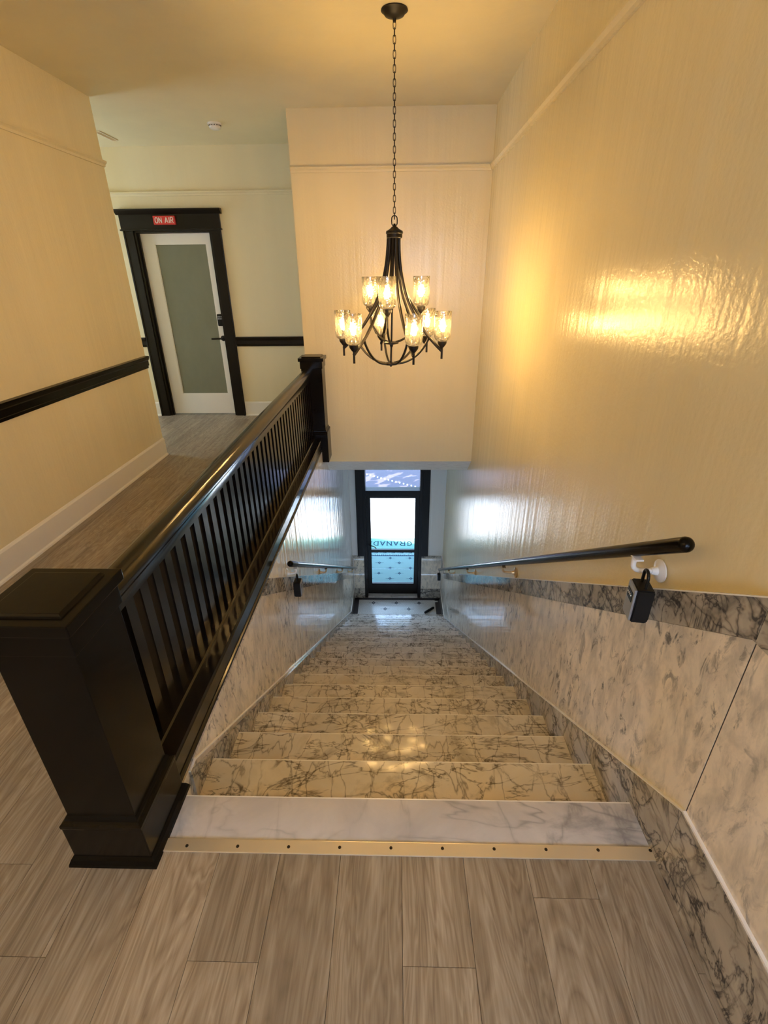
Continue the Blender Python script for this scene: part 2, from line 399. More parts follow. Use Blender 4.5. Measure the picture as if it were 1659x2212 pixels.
# rear wall with its window
bm = bmesh.new()
box(bm, (LW-.15, -2.2, 0), (-.35, -2.05, CEIL)); box(bm, (.65, -2.2, 0), (WX, -2.05, CEIL)); box(bm, (-.35, -2.2, 0), (.65, -2.05, .8)); box(bm, (-.35, -2.2, 2.3), (.65, -2.05, CEIL))
struct(link_mesh('wall_rear', bm, M['wall_soft']))
w = thing('window_2', (.15, -2.1, .8), kind='structure')
bm = bmesh.new()
for a, b in (((-.35, -2.16, .8), (-.29, -2.1, 2.3)), ((.59, -2.16, .8), (.65, -2.1, 2.3)), ((-.29, -2.16, .8), (.59, -2.1, .86)), ((-.29, -2.16, 2.24), (.59, -2.1, 2.3))): box(bm, a, b)
link_mesh('window_frame', bm, M['trimw'], w); mbox('pane', (-.29, -2.135, .86), (.59, -2.13, 2.24), M['glass'], w)
# stairwell left wall, below the upper floor
bm = bmesh.new(); box(bm, (-.93, .9, ZF-.1), (-.765, 7.5, -.021)); struct(link_mesh('wall_stair_left', bm, M['lower']))
# stair-foot wall with the street door opening
OX0, OX1, OZ = -.56, .445, -.9
bm = bmesh.new(); box(bm, (-.765, VY, ZF-.1), (OX0, VY+.22, -.2)); box(bm, (OX1, VY, ZF-.1), (WX, VY+.22, -.2)); box(bm, (OX0, VY, OZ), (OX1, VY+.22, -.2))
struct(link_mesh('wall_front', bm, M['lower']))
struct(mbox('ceiling_lower', (-.765, BY+.24, -.325), (WX, VY+.2, -.2), M['lower']))

# picture rails, chair rails, baseboards
def prof_run(name, prof, axis, lo, hi, mat):     # prof in (offset-direction, z)
    return struct(mprism(name, prof, axis, lo, hi, mat))
def pr(x, s): return [(x, 2.395), (x+s*.012, 2.395), (x+s*.016, 2.41), (x+s*.03, 2.422), (x+s*.03, 2.434), (x+s*.012, 2.438), (x, 2.438)]
prof_run('trim_1', pr(WX, -1), 'y', -2.05, BY, M['wall'])
prof_run('trim_2', pr(BY, -1), 'x', -.906, WX, M['wall'])
prof_run('trim_3', pr(LW, 1), 'y', -2.05, 4.6, M['wall'])
prof_run('trim_4', pr(DY, -1), 'x', -4.95, -.906, M['wall_soft'])
def cr(x, s): return [(x, .848), (x+s*.012, .848), (x+s*.014, .866), (x+s*.022, .874), (x+s*.022, .915), (x+s*.03, .925), (x+s*.036, .945), (x+s*.036, .955), (x, .958)]
prof_run('trim_5', cr(LW, 1), 'y', -2.05, 4.6, M['black'])
prof_run('trim_6', cr(DY, -1), 'x', -1.93, -.906, M['casing'])
prof_run('trim_7', cr(DY, -1), 'x', -4.95, -3.03, M['casing'])
def bb(x, s): return [(x, 0), (x+s*.026, 0), (x+s*.024, .012), (x+s*.014, .02), (x+s*.014, .160), (x+s*.007, .172), (x, .176)]
prof_run('baseboard_left', bb(LW, 1), 'y', -2.05, 4.6, M['trimw'])
prof_run('baseboard_far_right', bb(DY, -1), 'x', -1.93, -.906, M['trimw'])
prof_run('baseboard_far_left', bb(DY, -1), 'x', -4.95, -3.03, M['trimw'])

# ------------------------------------------------------------ studio door (upper hall)
d = thing('door_1', (-2.48, DY+.08, 0), kind='structure')
bm = bmesh.new()
for s0, s1 in ((DX0-.115, DX0), (DX1, DX1+.115)):
    box(bm, (s0, DY-.022, 0), (s1, DY, 2.08), .003); box(bm, (s0+.008 if s0 < -2.5 else s1-.022, DY-.03, 0), (s0+.022 if s0 < -2.5 else s1-.008, DY-.02, 2.08))
box(bm, (DX0-.125, DY-.028, 2.075), (DX1+.12, DY, 2.235), .003)
box(bm, (DX0-.135, DY-.04, 2.072), (DX1+.13, DY, 2.088), .004)
prism(bm, [(DY, 2.225), (DY-.03, 2.225), (DY-.045, 2.24), (DY-.07, 2.262), (DY-.07, 2.275), (DY, 2.275)], 'x', DX0-.15, DX1+.145)
link_mesh('door_casing', bm, M['casing'], d)
bm = bmesh.new()
box(bm, (DX0, DY-.005, 0), (DX0+.02, DY+.16, DZ)); box(bm, (DX1-.02, DY-.005, 0), (DX1, DY+.16, DZ)); box(bm, (DX0, DY-.005, DZ-.02), (DX1, DY+.16, DZ))
box(bm, (DX0+.02, DY+.03, 0), (DX0+.035, DY+.058, DZ-.02)); box(bm, (DX1-.035, DY+.03, 0), (DX1-.02, DY+.058, DZ-.02))
link_mesh('jamb', bm, M['casing'], d)
LX0, LX1, LY = DX0+.022, DX1-.022, DY+.06
GX0, GX1, GZ0, GZ1 = -2.735, -2.148, .262, 1.948
bm = bmesh.new()
for a, b in (((LX0, 0.012), (GX0, 2.05)), ((GX1, .012), (LX1, 2.05)), ((GX0, .012), (GX1, GZ0)), ((GX0, GZ1), (GX1, 2.05))):
    box(bm, (a[0], LY, a[1]), (b[0], LY+.04, b[1]))
for a, b in (((GX0, GZ0), (GX0+.008, GZ1)), ((GX1-.008, GZ0), (GX1, GZ1)), ((GX0, GZ0), (GX1, GZ0+.008)), ((GX0, GZ1-.008), (GX1, GZ1))):
    box(bm, (a[0], LY+.004, a[1]), (b[0], LY+.03, b[1]))
leaf = link_mesh('door_leaf', bm, M['trimw'], d)
def sub(name, bm, mat, parent, smooth=False):
    o = link_mesh(name, bm, mat, None, smooth); o.parent = parent; o.matrix_parent_inverse = (parent.matrix_parent_inverse.copy()).inverted() @ parent.matrix_parent_inverse
    # parent mesh shares world coordinates, so the child needs no offset of its own
    o.matrix_parent_inverse = Matrix.Identity(4); return o
bm = bmesh.new(); box(bm, (GX0+.002, LY+.012, GZ0+.002), (GX1-.002, LY+.022, GZ1-.002)); sub('glass_panel', bm, M['frost'], leaf)
bm = bmesh.new(); lathe(bm, [(0, 0), (.032, 0), (.032, .010), (.026, .014), (0, .014)], (-2.105, LY, .935), 20, 0, (0, -1, 0))
tube(bm, [(-2.105, LY-.01, .935), (-2.105, LY-.05, .935)], .011); tube(bm, [(-2.10, LY-.05, .935), (-2.16, LY-.052, .935), (-2.235, LY-.05, .932)], .010)
sub('lever_handle', bm, M['rubber'], leaf, True)
bm = bmesh.new(); box(bm, (-2.142, LY-.028, 1.075), (-2.072, LY, 1.21), .012)
for i in range(3):
    for j in range(2): box(bm, (-2.13+i*.02, LY-.031, 1.15+j*.022), (-2.116+i*.02, LY-.027, 1.164+j*.022), 0, 1)
sub('keypad_lock', bm, [M['rubber'], M['grey']], leaf, True)
# ON AIR sign
sg = thing('sign', (-2.54, DY-.03, 2.125), 'small red and white ON AIR sign on the dark header above the frosted studio door', 'sign')
SX0, SX1, SZ0, SZ1 = -2.648, -2.412, 2.125, 2.208
mbox('sign_box', (SX0, DY-.062, SZ0), (SX1, DY-.029, SZ1), M['red'], sg, .003)
bm = bmesh.new()
H = .052; zb = (SZ0+SZ1)/2-H/2; LYY = DY-.0635
def stroke(a, b, w=.0072): # thick line in the XZ plane
    a, b = Vector((a[0], 0, a[1])), Vector((b[0], 0, b[1])); dd = (b-a).normalized(); n = Vector((-dd.z, 0, dd.x))*w/2
    vs = []
    for yy in (LYY-.0015, LYY+.002):
        vs.append([bm.verts.new(Vector((p.x, yy, p.z))) for p in (a-n, b-n, b+n, a+n)])
    A, B = vs; bm.faces.new(A); bm.faces.new(B[::-1])
    for i in range(4): bm.faces.new((A[i], A[(i+1) % 4], B[(i+1) % 4], B[i]))
def glyph(ch, x, w, h, z0, st, wt):
    g = {'N': [((0, 0), (0, 1)), ((0, 1), (1, 0)), ((1, 0), (1, 1))], 'A': [((0, 0), (.5, 1)), ((.5, 1), (1, 0)), ((.2, .33), (.8, .33))], 'I': [((.5, 0), (.5, 1))],
         'R': [((0, 0), (0, 1)), ((0, 1), (.75, 1)), ((.75, 1), (1, .85)), ((1, .85), (1, .62)), ((1, .62), (.75, .48)), ((.75, .48), (0, .48)), ((.5, .48), (1, 0))],
         'O': [((.5+.5*math.cos(a*PI/8), .5+.5*math.sin(a*PI/8)), (.5+.5*math.cos((a+1)*PI/8), .5+.5*math.sin((a+1)*PI/8))) for a in range(16)],
         'G': [((.5+.5*math.cos(a*PI/8), .5+.5*math.sin(a*PI/8)), (.5+.5*math.cos((a+1)*PI/8), .5+.5*math.sin((a+1)*PI/8))) for a in range(2, 14)]+[((.85, .12), (.93, .45)), ((.55, .45), (1.0, .45)), ((.85, .75), (.9, 1.0))],
         'D': [((0, 0), (0, 1)), ((-.1, 1), (.55, 1)), ((.55, 1), (.9, .8)), ((.9, .8), (1, .5)), ((1, .5), (.9, .2)), ((.9, .2), (.55, 0)), ((.55, 0), (-.1, 0))]}[ch]
    for a, b in g: st((x+a[0]*w, z0+a[1]*h), (x+b[0]*w, z0+b[1]*h), wt)
x = SX0+.022
for ch, w in (('O', .030), ('N', .027), (' ', .012), ('A', .033), ('I', .006), ('R', .026)):
    if ch != ' ':
        bm = bmesh.new(); glyph(ch, x, w, H, zb, stroke, .0078); link_mesh('letter', bm, M['letter'], sg)
    x += w+.0125

# smoke detector, vent
o = thing('smoke_detector', (-1.62, 5.35, CEIL), 'round white smoke detector on the hall ceiling', 'smoke detector')
bm = bmesh.new(); lathe(bm, [(0, 0), (.062, 0), (.062, -.012), (.055, -.016), (0, -.016)], (-1.62, 5.35, CEIL), 28); link_mesh('base_ring', bm, M['whitep'], o, True)
bm = bmesh.new(); lathe(bm, [(0, -.016), (.048, -.016), (.048, -.022), (.052, -.024), (.05, -.038), (.034, -.046), (0, -.047)], (-1.62, 5.35, CEIL), 28)
for k in range(14):
    a = 2*PI*k/14; c = Vector((-1.62+.0505*math.cos(a), 5.35+.0505*math.sin(a), CEIL-.020)); 
    lathe(bm, [(0, -.003), (.004, -.003), (.004, .003), (0, .003)], c, 6, 1)
link_mesh('sensor_cover', bm, [M['whitep'], M['rubber']], o, True)
o = thing('ceiling_vent', (-2.785, 5.69, CEIL), 'narrow tan slot vent on the hall ceiling near the left wall corner', 'vent')
bm = bmesh.new(); box(bm, (-2.815, 5.52, CEIL-.008), (-2.755, 5.86, CEIL), .002); link_mesh('vent_frame', bm, M['trimw'], o)
bm = bmesh.new(); [box(bm, (-2.803+k*.014, 5.535, CEIL-.010), (-2.797+k*.014, 5.845, CEIL-.0075)) for k in range(3)]; link_mesh('slots', bm, M['brassk'], o)

# ------------------------------------------------------------ marble staircase
st = thing('staircase', (0, Y0, 0), 'long straight flight of veined marble steps going down to the street door', 'staircase')
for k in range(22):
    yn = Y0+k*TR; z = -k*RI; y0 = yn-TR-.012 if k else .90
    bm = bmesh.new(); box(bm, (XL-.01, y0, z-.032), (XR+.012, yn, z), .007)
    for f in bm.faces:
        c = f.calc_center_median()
        if c.y > yn-.0075: f.material_index = 1  # paler front edge: highlight line painted into the nosing colour
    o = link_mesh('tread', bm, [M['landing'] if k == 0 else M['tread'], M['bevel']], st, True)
    if k == 0: o['label'] = 'grey white marble top tread'
    if k == 21: break
    bm = bmesh.new(); box(bm, (XL-.01, yn-.05, z-RI), (XR+.012, yn-.028, z-.033)); link_mesh('riser', bm, M['tread'], st)
# brass threshold strip
ts = thing('threshold_strip', (.03, .89, 0), 'brass threshold strip screwed down where planks meet the marble landing', 'threshold strip')
mbox('strip', (-.728, .872, 0), (.803, .912, .0045), M['brass'], ts, .002)
for k in range(10):
    bm = bmesh.new(); lathe(bm, [(0, .0062), (.0045, .0058), (.0052, .0040), (0, .0040)], (-.651+.1592*k, .889+.0013*k, 0), 12); link_mesh('screw', bm, M['screw'], ts, True)

# ------------------------------------------------------------ marble wainscots
SKB = .077
def skz(y, right):
    n = -SL*(y-Y0)+SKB
    if right and y < .855: return .27
    if right: return max(min(.27, .27-(y-.855)*.668), ZF+.2)
    return max(n, ZF+.2)
def ribbon(name, xs, ys, flo, fhi, mat, parent, bev=None):
    """slab between x planes following two height functions along y"""
    bm = bmesh.new(); rows = []
    for y in ys:
        a, b = flo(y), fhi(y)
        rows.append([bm.verts.new((xx, y, zz)) for xx, zz in ((xs[0], a), (xs[1], a), (xs[1], b), (xs[0], b))])
    for A, B in zip(rows, rows[1:]):
        for i in range(4): bm.faces.new((A[i], A[(i+1) % 4], B[(i+1) % 4], B[i]))
    bm.faces.new(rows[0]); bm.faces.new(rows[-1][::-1]); return link_mesh(name, bm, mat, parent)
def seg(a, b, kinks): return sorted(set([a, b]+[k for k in kinks if a < k < b]))
YS = Y0+20*TR+.02
def under(y):                     # just below steps/floor, so that nothing shows through
    if y < 1.0: return -.02
    return max(ZF-.02, -SL*(y-Y0)-RI-.12)
wr = thing('marble_wainscot', (.80, 1.0, 0), 'pale marble wainscot with dark cap along the right stair wall', 'wainscot')
M['joint'] = plain('dark_joint', (.05, .045, .04), .8)
for y in (.855, 2.88, 4.85): ribbon('joint', (.7975, .8095), (y-.0018, y+.0018), under, lambda y: capz(y)-.004, M['joint'], wr)
KR = [.855, 1.0, KY, KY2, YF, 6.6]
for a, b in ((-2.0, .855), (.855, 2.88), (2.88, 4.85), (4.85, KY2), (KY2, VY)):
    ribbon('panel', (.797, WX), seg(a+.002, b-.002, [1.0, KY]), lambda y: under(y), lambda y: capz(y)-.118, M['panel'], wr)
for a, b in ((-2.0, .855), (.855, 2.88), (2.88, 4.85), (4.85, KY2), (KY2, VY)):
    ribbon('cap_strip', (.793, WX), seg(a+.001, b-.001, [KY]), lambda y: capz(y)-.116, lambda y: capz(y)-.004, M['dark'], wr)
    ribbon('top_edge', (.791, WX), seg(a, b, [KY]), lambda y: capz(y)-.004, capz, M['bevel'], wr)
yend = .855+(.27-(ZF+.2))/.668
for a, b in ((-2.0, .855), (.855, yend), (yend, VY)):
    ribbon('skirting', (.786, .797), seg(a+.001, b-.001, [1.0]), under, lambda y: skz(y, True)-.006, M['dark'], wr)
    ribbon('skirting_edge', (.788, .799), seg(a, b, []), lambda y: skz(y, True)-.006, lambda y: skz(y, True), M['bevel'], wr)  # glint of the skirting bevel put in as a pale colour
wl = thing('marble_wainscot', (-.76, 1.1, 0), 'pale marble wainscot below the black balustrade, along the left stair wall', 'wainscot')
lc = lambda y: min(capz(y), -.021)
YC = 2.545-(.1-.021)/SL
YC2 = YC-.0
def lpan(y): return min(capz(y)-.118, -.022)
YP = 2.545-(.1+.118-.022)/SL
for a, b in ((1.03, 2.3), (2.3, 4.2), (4.2, 5.9), (5.9, VY)):
    ribbon('panel', (-.765, -.757), seg(a+.0015, b-.0015, [YP, KY2]), under, lpan, M['panel'], wl)
for a, b in ((YP, 2.62), (2.62, 4.2), (4.2, 5.9), (5.9, VY)):
    ribbon('cap_strip', (-.765, -.753), seg(a+.001, b-.001, [YC, KY2]), lambda y: lpan(y)+.001, lambda y: lc(y)-.004 if y > YC else -.024, M['dark'], wl)
    ribbon('top_edge', (-.765, -.751), seg(max(a, YC), b, [KY2]), lambda y: lc(y)-.004, lc, M['bevel'], wl)
yl = Y0+(SKB-(ZF+.2))/SL
for a, b in ((1.16, yl), (yl, VY)):
    ribbon('skirting', (-.757, -.747), seg(a+.001, b-.001, []), under, lambda y: min(skz(y, False), -.022)-.006, M['dark'], wl)
    ribbon('skirting_edge', (-.759, -.749), seg(a, b, [Y0+(SKB+.022)/SL]), lambda y: min(skz(y, False), -.022)-.006, lambda y: min(skz(y, False), -.022), M['bevel'], wl)  # same painted glint along the left skirting
for nm, xa, xb, lab in (('l', -.747, OX0, 'short grey marble wainscot left of the street door'), ('r', OX1, .786, 'short grey marble wainscot right of the street door')):
    w = thing('marble_wainscot', ((xa+xb)/2, VY-.01, ZF), lab, 'wainscot')
    mbox('panel', (xa, VY-.012, ZF+.2), (xb, VY, -2.83), M['panel'], w); mbox('cap_strip', (xa, VY-.014, -2.83), (xb, VY, -2.79), M['dark'], w); mbox('skirting', (xa, VY-.02, ZF), (xb, VY, ZF+.2), M['dark'], w)

cl = thing('ceiling_light', (-1.55, -.9, CEIL), 'round flush ceiling light over the landing, behind the camera', 'ceiling light')
bm = bmesh.new(); lathe(bm, [(0, 0), (.17, 0), (.17, -.03), (.16, -.035), (0, -.035)], (-1.55, -.9, CEIL), 32); link_mesh('lamp_base', bm, M['iron'], cl, True)
bm = bmesh.new(); lathe(bm, [(.155, -.035), (.15, -.06), (.11, -.09), (.05, -.105), (0, -.108)], (-1.55, -.9, CEIL), 32); link_mesh('lamp_shade', bm, emitter('warm_lit_glass', (1.0, .62, .23), 75), cl, True)
# ------------------------------------------------------------ black balustrade
bal = thing('balustrade', (-.85, .955, 0), 'black painted balustrade with square newel posts between hall and stairwell', 'balustrade')
def newel(cx, cy, zb, lab):
    e = mbox('newel_post', (cx-.1, cy-.1, zb), (cx+.1, cy+.1, .85), M['black'], bal, .002); e['label'] = lab
    bm = bmesh.new(); box(bm, (cx-.107, cy-.107, .805), (cx+.107, cy+.107, .872), .002); box(bm, (cx-.121, cy-.121, .872), (cx+.121, cy+.121, .904), .003)
    sub('post_cap', bm, M['black'], e)
    bm = bmesh.new() # raised moulding and panel on the cap
    def frame(r0, r1, z0, z1):
        a = [bm.verts.new((cx+sx*r0, cy+sy*r0, z0)) for sx, sy in ((-1, -1), (1, -1), (1, 1), (-1, 1))]
        b = [bm.verts.new((cx+sx*r1, cy+sy*r1, z1)) for sx, sy in ((-1, -1), (1, -1), (1, 1), (-1, 1))]
        for i in range(4): bm.faces.new((a[i], a[(i+1) % 4], b[(i+1) % 4], b[i]))
        return b
    frame(.092, .090, .9035, .909); frame(.090, .086, .909, .9135); b = frame(.086, .084, .9135, .914); bm.faces.new(b)
    sub('cap_panel', bm, M['black'], e)
    bm = bmesh.new(); pz = .0 if zb >= 0 else zb
    box(bm, (cx-.118, cy-.118, pz), (cx+.118, cy+.118, .163), .003)
    rg = []
    for r, z in ((.118, .160), (.1195, .166), (.1195, .176), (.114, .181), (.108, .184), (.106, .192), (.102, .200), (.1, .203)):
        rg.append([bm.verts.new((cx+sx*r, cy+sy*r, z)) for sx, sy in ((-1, -1), (1, -1), (1, 1), (-1, 1))])
    for A, B in zip(rg, rg[1:]):
        for i in range(4): bm.faces.new((A[i], A[(i+1) % 4], B[(i+1) % 4], B[i]))
    sub('plinth', bm, M['black'], e)
    if zb >= 0:
        bm = bmesh.new()
        poly = [(-.140, 0), (.140, 0), (.138, .008), (.128, .026), (.118, .032), (-.118, .032), (-.128, .026), (-.138, .008)]
        rings = []
        for r, z in ((.134, 0), (.132, .010), (.126, .024), (.119, .034), (.117, .034)):
            rings.append([bm.verts.new((cx+sx*r, cy+sy*r, z)) for sx, sy in ((-1, -1), (1, -1), (1, 1), (-1, 1))])
        for A, B in zip(rings, rings[1:]):
            for i in range(4): bm.faces.new((A[i], A[(i+1) % 4], B[(i+1) % 4], B[i]))
        sub('shoe_moulding', bm, M['black'], e)
newel(-.852, .957, 0, 'wide black newel post at the head of the stairs')
newel(-.815, 4.862, -.14, 'far black newel post against the wall over the stairs')
hr = [(-.892, .768), (-.890, .790), (-.878, .808), (-.860, .818), (-.838, .820), (-.820, .814), (-.809, .803), (-.803, .785), (-.804, .765), (-.814, .752), (-.820, .742), (-.820, .706), (-.870, .706), (-.870, .742), (-.878, .752), (-.890, .760)]
mprism('handrail', hr, 'y', 1.05, 4.77, M['blackg'], bal, True)
mprism('bottom_rail', [(-.885, .135), (-.806, .135), (-.806, .150), (-.812, .157), (-.880, .157), (-.885, .152)], 'y', 1.06, 4.76, M['blackg'], bal)
mprism('curb_board', [(-.93, -.02), (-.765, -.02), (-.765, .002), (-.752, .004), (-.748, .012), (-.750, .022), (-.757, .026), (-.757, .100), (-.753, .106), (-.757, .112), (-.752, .120), (-.747, .128), (-.750, .137), (-.93, .137)], 'y', 1.06, 4.76, M['blackg'], bal)
k = 0; y = 1.19
while y < 4.72:
    bm = bmesh.new(); box(bm, (-.862, y, .157), (-.828, y+.048, .708)); link_mesh('baluster', bm, M['blackg'], bal); y += .0925

# ------------------------------------------------------------ wall handrails
def bracket(side, xw, xr_, y, zr, mat, parent):
    bm = bmesh.new(); zb = zr-.075
    lathe(bm, [(0, 0), (.036, 0), (.036, .004), (.030, .007), (.014, .012), (.010, .03), (0, .03)], (xw, y, zb), 20, 0, (side, 0, 0))
    pts = bez((xw, y, zb), (xr_+side*-.03, y, zb), (xr_, y-.0, zb-.004), (xr_, y, zb+.028), 10)+[Vector((xr_, y, zr-.018))]
    tube(bm, pts, .008, 10)
    box(bm, (xr_-.012, y-.03, zr-.024+.03*SL*0), (xr_+.012, y+.03, zr-.019), .001)
    link_mesh('bracket', bm, mat, parent, True)
def wallrail(x, xw, side, ya, yb, za, zb, ys, r, label):
    h = thing('handrail', (x, ya, za), label, 'handrail')
    zr = lambda y: za+(zb-za)*(y-ya)/(yb-ya)
    bm = bmesh.new(); n = 8; d = Vector((0, yb-ya, zb-za)).normalized(); A = Vector((x, ya, za)); B = Vector((x, yb, zb)); pts = []; rr = []
    for i in range(6): a = PI/2*i/5; pts.append(A-d*(r*math.cos(a)*.9)); rr.append(max(.0015, r*math.sin(a)))
    for i in range(1, 20): pts.append(A.lerp(B, i/20)); rr.append(r)
    for i in range(6): a = PI/2*i/5; pts.append(B+d*(r*math.sin(a)*.9)); rr.append(max(.0015, r*math.cos(a)))
    tube(bm, pts, rr, 20); link_mesh('rail', bm, M['black'], h, True)
    for i, yy in enumerate(ys):
        bracket(side, xw, x, yy, zr(yy), M['whitep'] if (i == 0) else M['brassk'], h)
    return zr
zr_r = wallrail(.72, .807, -1, 1.065, 6.90, .990, -2.835, (1.27, 2.78, 4.18, 5.62), .0205, 'black tube handrail on the right stair wall, rising to the near lockbox')
zr_l = wallrail(-.69, -.763, 1, 2.68, 7.08, -.085, -2.925, (2.82, 4.05, 5.28, 6.5), .0205, 'black tube handrail on the left stair wall, below the balustrade')

def lockbox(x, y, ztop, rz, label, shackle=True):
    h = thing('lockbox', (x, y, ztop), label, 'lockbox', 'key lockboxes on the stair handrails')
    h.rotation_euler = (0, 0, rz); Wd, Dp, Hh = .070, .048, .115
    def add(name, bm, mats, smooth=False):
        o = link_mesh(name, bm, mats, None, smooth); o.parent = h; return o
    bm = bmesh.new(); prism(bm, [(-Dp/2, -Hh), (Dp/2-.006, -Hh), (Dp/2, -Hh+.01), (Dp/2, -.004), (Dp/2-.004, 0), (-Dp/2, 0)], 'y', -Wd/2, Wd/2)
    bmesh.ops.bevel(bm, geom=bm.edges[:], offset=.003, segments=2, affect='EDGES'); add('case', bm, M['rubber'])
    bm = bmesh.new(); box(bm, (-Dp/2-.007, -Wd/2+.004, -Hh+.004), (-Dp/2, Wd/2-.004, -.003), .0025); f = add('face_plate', bm, M['grey'])
    bm = bmesh.new(); box(bm, (-Dp/2-.0085, -.022, -.052), (-Dp/2-.006, .022, -.020), .001); o = add('dial_window', bm, M['rubber'])
    for i in range(4):
        bm = bmesh.new(); lathe(bm, [(0, -.0012), (.0024, -.0012), (.0024, .0012), (0, .0012)], (-Dp/2-.0092, -.014+i*.0093, -.033), 8, 0, (1, 0, 0)); add('digit_dot', bm, M['whitep'])
    bm = bmesh.new(); pts = [Vector((0, -.019, -.01)), Vector((0, -.019, .03))]+[Vector((0, -.019*math.cos(a*PI/10), .03+.019*math.sin(a*PI/10))) for a in range(1, 10)]+[Vector((0, .019, .03)), Vector((0, .019, -.01))]
    tube(bm, pts, .0048, 10); add('shackle', bm, M['rubber'], True)
    return h
lockbox(.735, 1.215, zr_r(1.215)-.125, -.16, 'grey faced key lockbox with number dial hanging from the top of the right handrail')
lockbox(-.69, 2.82, zr_l(2.82)-.135, PI, 'all black key lockbox hanging near the top of the left handrail')
lockbox(.722, 6.86, zr_r(6.86)-.085, 0, 'tiny black lockbox at the foot of the right handrail by the street door')

# ------------------------------------------------------------ street door at the stair foot
d = thing('door_2', (-.058, 7.37, ZF), kind='structure')
bm = bmesh.new()
for a, b in ((-.665, OX0+.01), (OX1-.01, .552)):
    box(bm, (a, VY-.028, -2.79), (b, VY, -.75), .003)
link_mesh('door_casing', bm, M['casing'], d)
bm = bmesh.new()
box(bm, (OX0-.0, VY-.016, ZF), (OX0+.055, VY+.2, OZ), .004); box(bm, (OX1-.055, VY-.016, ZF), (OX1, VY+.2, OZ), .004)
box(bm, (OX0+.05, VY-.01, -1.645), (OX1-.05, VY+.16, -1.555), .004)     # transom bar
box(bm, (OX0, VY-.016, OZ-.06), (OX1, VY+.2, OZ), .003)
link_mesh('door_frame', bm, M['casing'], d)
mbox('threshold', (-.505, VY-.01, ZF), (.39, VY+.2, ZF+.03), M['landing'], d, .004)
DLX0, DLX1, DLY0, DLY1 = OX0+.055, OX1-.055, VY+.07, VY+.115
bm = bmesh.new()
gx0, gx1 = -.432, .319
for a, b in (((DLX0, ZF+.035), (gx0, -1.65)), ((gx1, ZF+.035), (DLX1, -1.65)), ((gx0, ZF+.035), (gx1, -3.42)), ((gx0, -2.768), (gx1, -2.716)), ((gx0, -1.722), (gx1, -1.65))):
    box(bm, (a[0], DLY0, a[1]), (b[0], DLY1, b[1]))
leaf = link_mesh('door_leaf', bm, M['casing'], d)
for z0, z1 in ((-3.42, -2.768), (-2.716, -1.722)):
    bm = bmesh.new(); box(bm, (gx0, DLY0+.018, z0), (gx1, DLY0+.024, z1)); sub('glass_pane', bm, M['glass'], leaf)
bm = bmesh.new(); lathe(bm, [(0, 0), (.022, 0), (.022, .008), (0, .008)], (gx0-.03, DLY0, -2.62), 14, 0, (0, -1, 0))
tube(bm, bez((gx0-.03, DLY0, -2.62), (gx0-.02, DLY0-.06, -2.60), (gx0+.05, DLY0-.055, -2.60), (gx0+.085, DLY0-.045, -2.66), 10), .008); sub('lever_handle', bm, M['iron'], leaf, True)
bm = bmesh.new(); box(bm, (OX0+.055, VY+.09, -1.555), (OX1-.055, VY+.096, OZ-.06)); link_mesh('transom_glass', bm, M['glass'], d)

# lower floor with border and inlaid motifs
def motif(bm, x, y, mi, r=.036, L=.085, z=ZF+.0012):
    def quad(ps): f = bm.faces.new([bm.verts.new((x+a, y+b, z)) for a, b in ps]); f.material_index = mi
    quad([(r*1.1, 0), (0, r*1.1), (-r*1.1, 0), (0, -r*1.1)])
    n = 14; f = bm.faces.new([bm.verts.new((x+r*.82*math.cos(2*PI*k/n), y+r*.82*math.sin(2*PI*k/n), z+.0002)) for k in range(n)]); f.material_index = mi
    for a, b in (((-L, -.004), (L, .004)), ((-.004, -L*.62), (.004, L*.62))): quad([(a[0], a[1]), (b[0], a[1]), (b[0], b[1]), (a[0], b[1])])
    f = bm.faces.new([bm.verts.new((x+.010*math.cos(2*PI*k/8), y+.010*math.sin(2*PI*k/8), z+.0005)) for k in range(8)]); f.material_index = 0
bm = bmesh.new(); box(bm, (-.765, YF, ZF-.1), (WX, VY+.2, ZF)); 
for a, b in (((-.747, YF), (-.665, VY-.02)), ((.700, YF), (.786, VY-.02)), ((-.747, 7.19), (.786, VY-.02))): box(bm, (a[0], a[1], ZF-.001), (b[0], b[1], ZF+.001), 0, 1)
for x in (-.402, .006, .413): motif(bm, x, 7.10, 1)
for x in (-.19, .226): motif(bm, x, 6.925, 1)
struct(link_mesh('floor_lower', bm, [M['mosaic'], M['mosdark']]))
ds = thing('door_stop', (.58, 6.87, ZF), 'black bar lying at an angle on the tile floor beside the bottom right step', 'door stop')
bm = bmesh.new(); tube(bm, [(.50, 6.80, ZF+.022), (.512, 6.811, ZF+.022), (.65, 6.935, ZF+.022), (.664, 6.948, ZF+.022)], [.016, .022, .022, .016], 14); link_mesh('bar', bm, M['rubber'], ds, True)
sc = mbox('card', (.66, 7.13, ZF+.001), (.75, 7.165, ZF+.006), M['whitep']); tag(sc, 'small white card on the floor in the right corner before the street door', 'card')

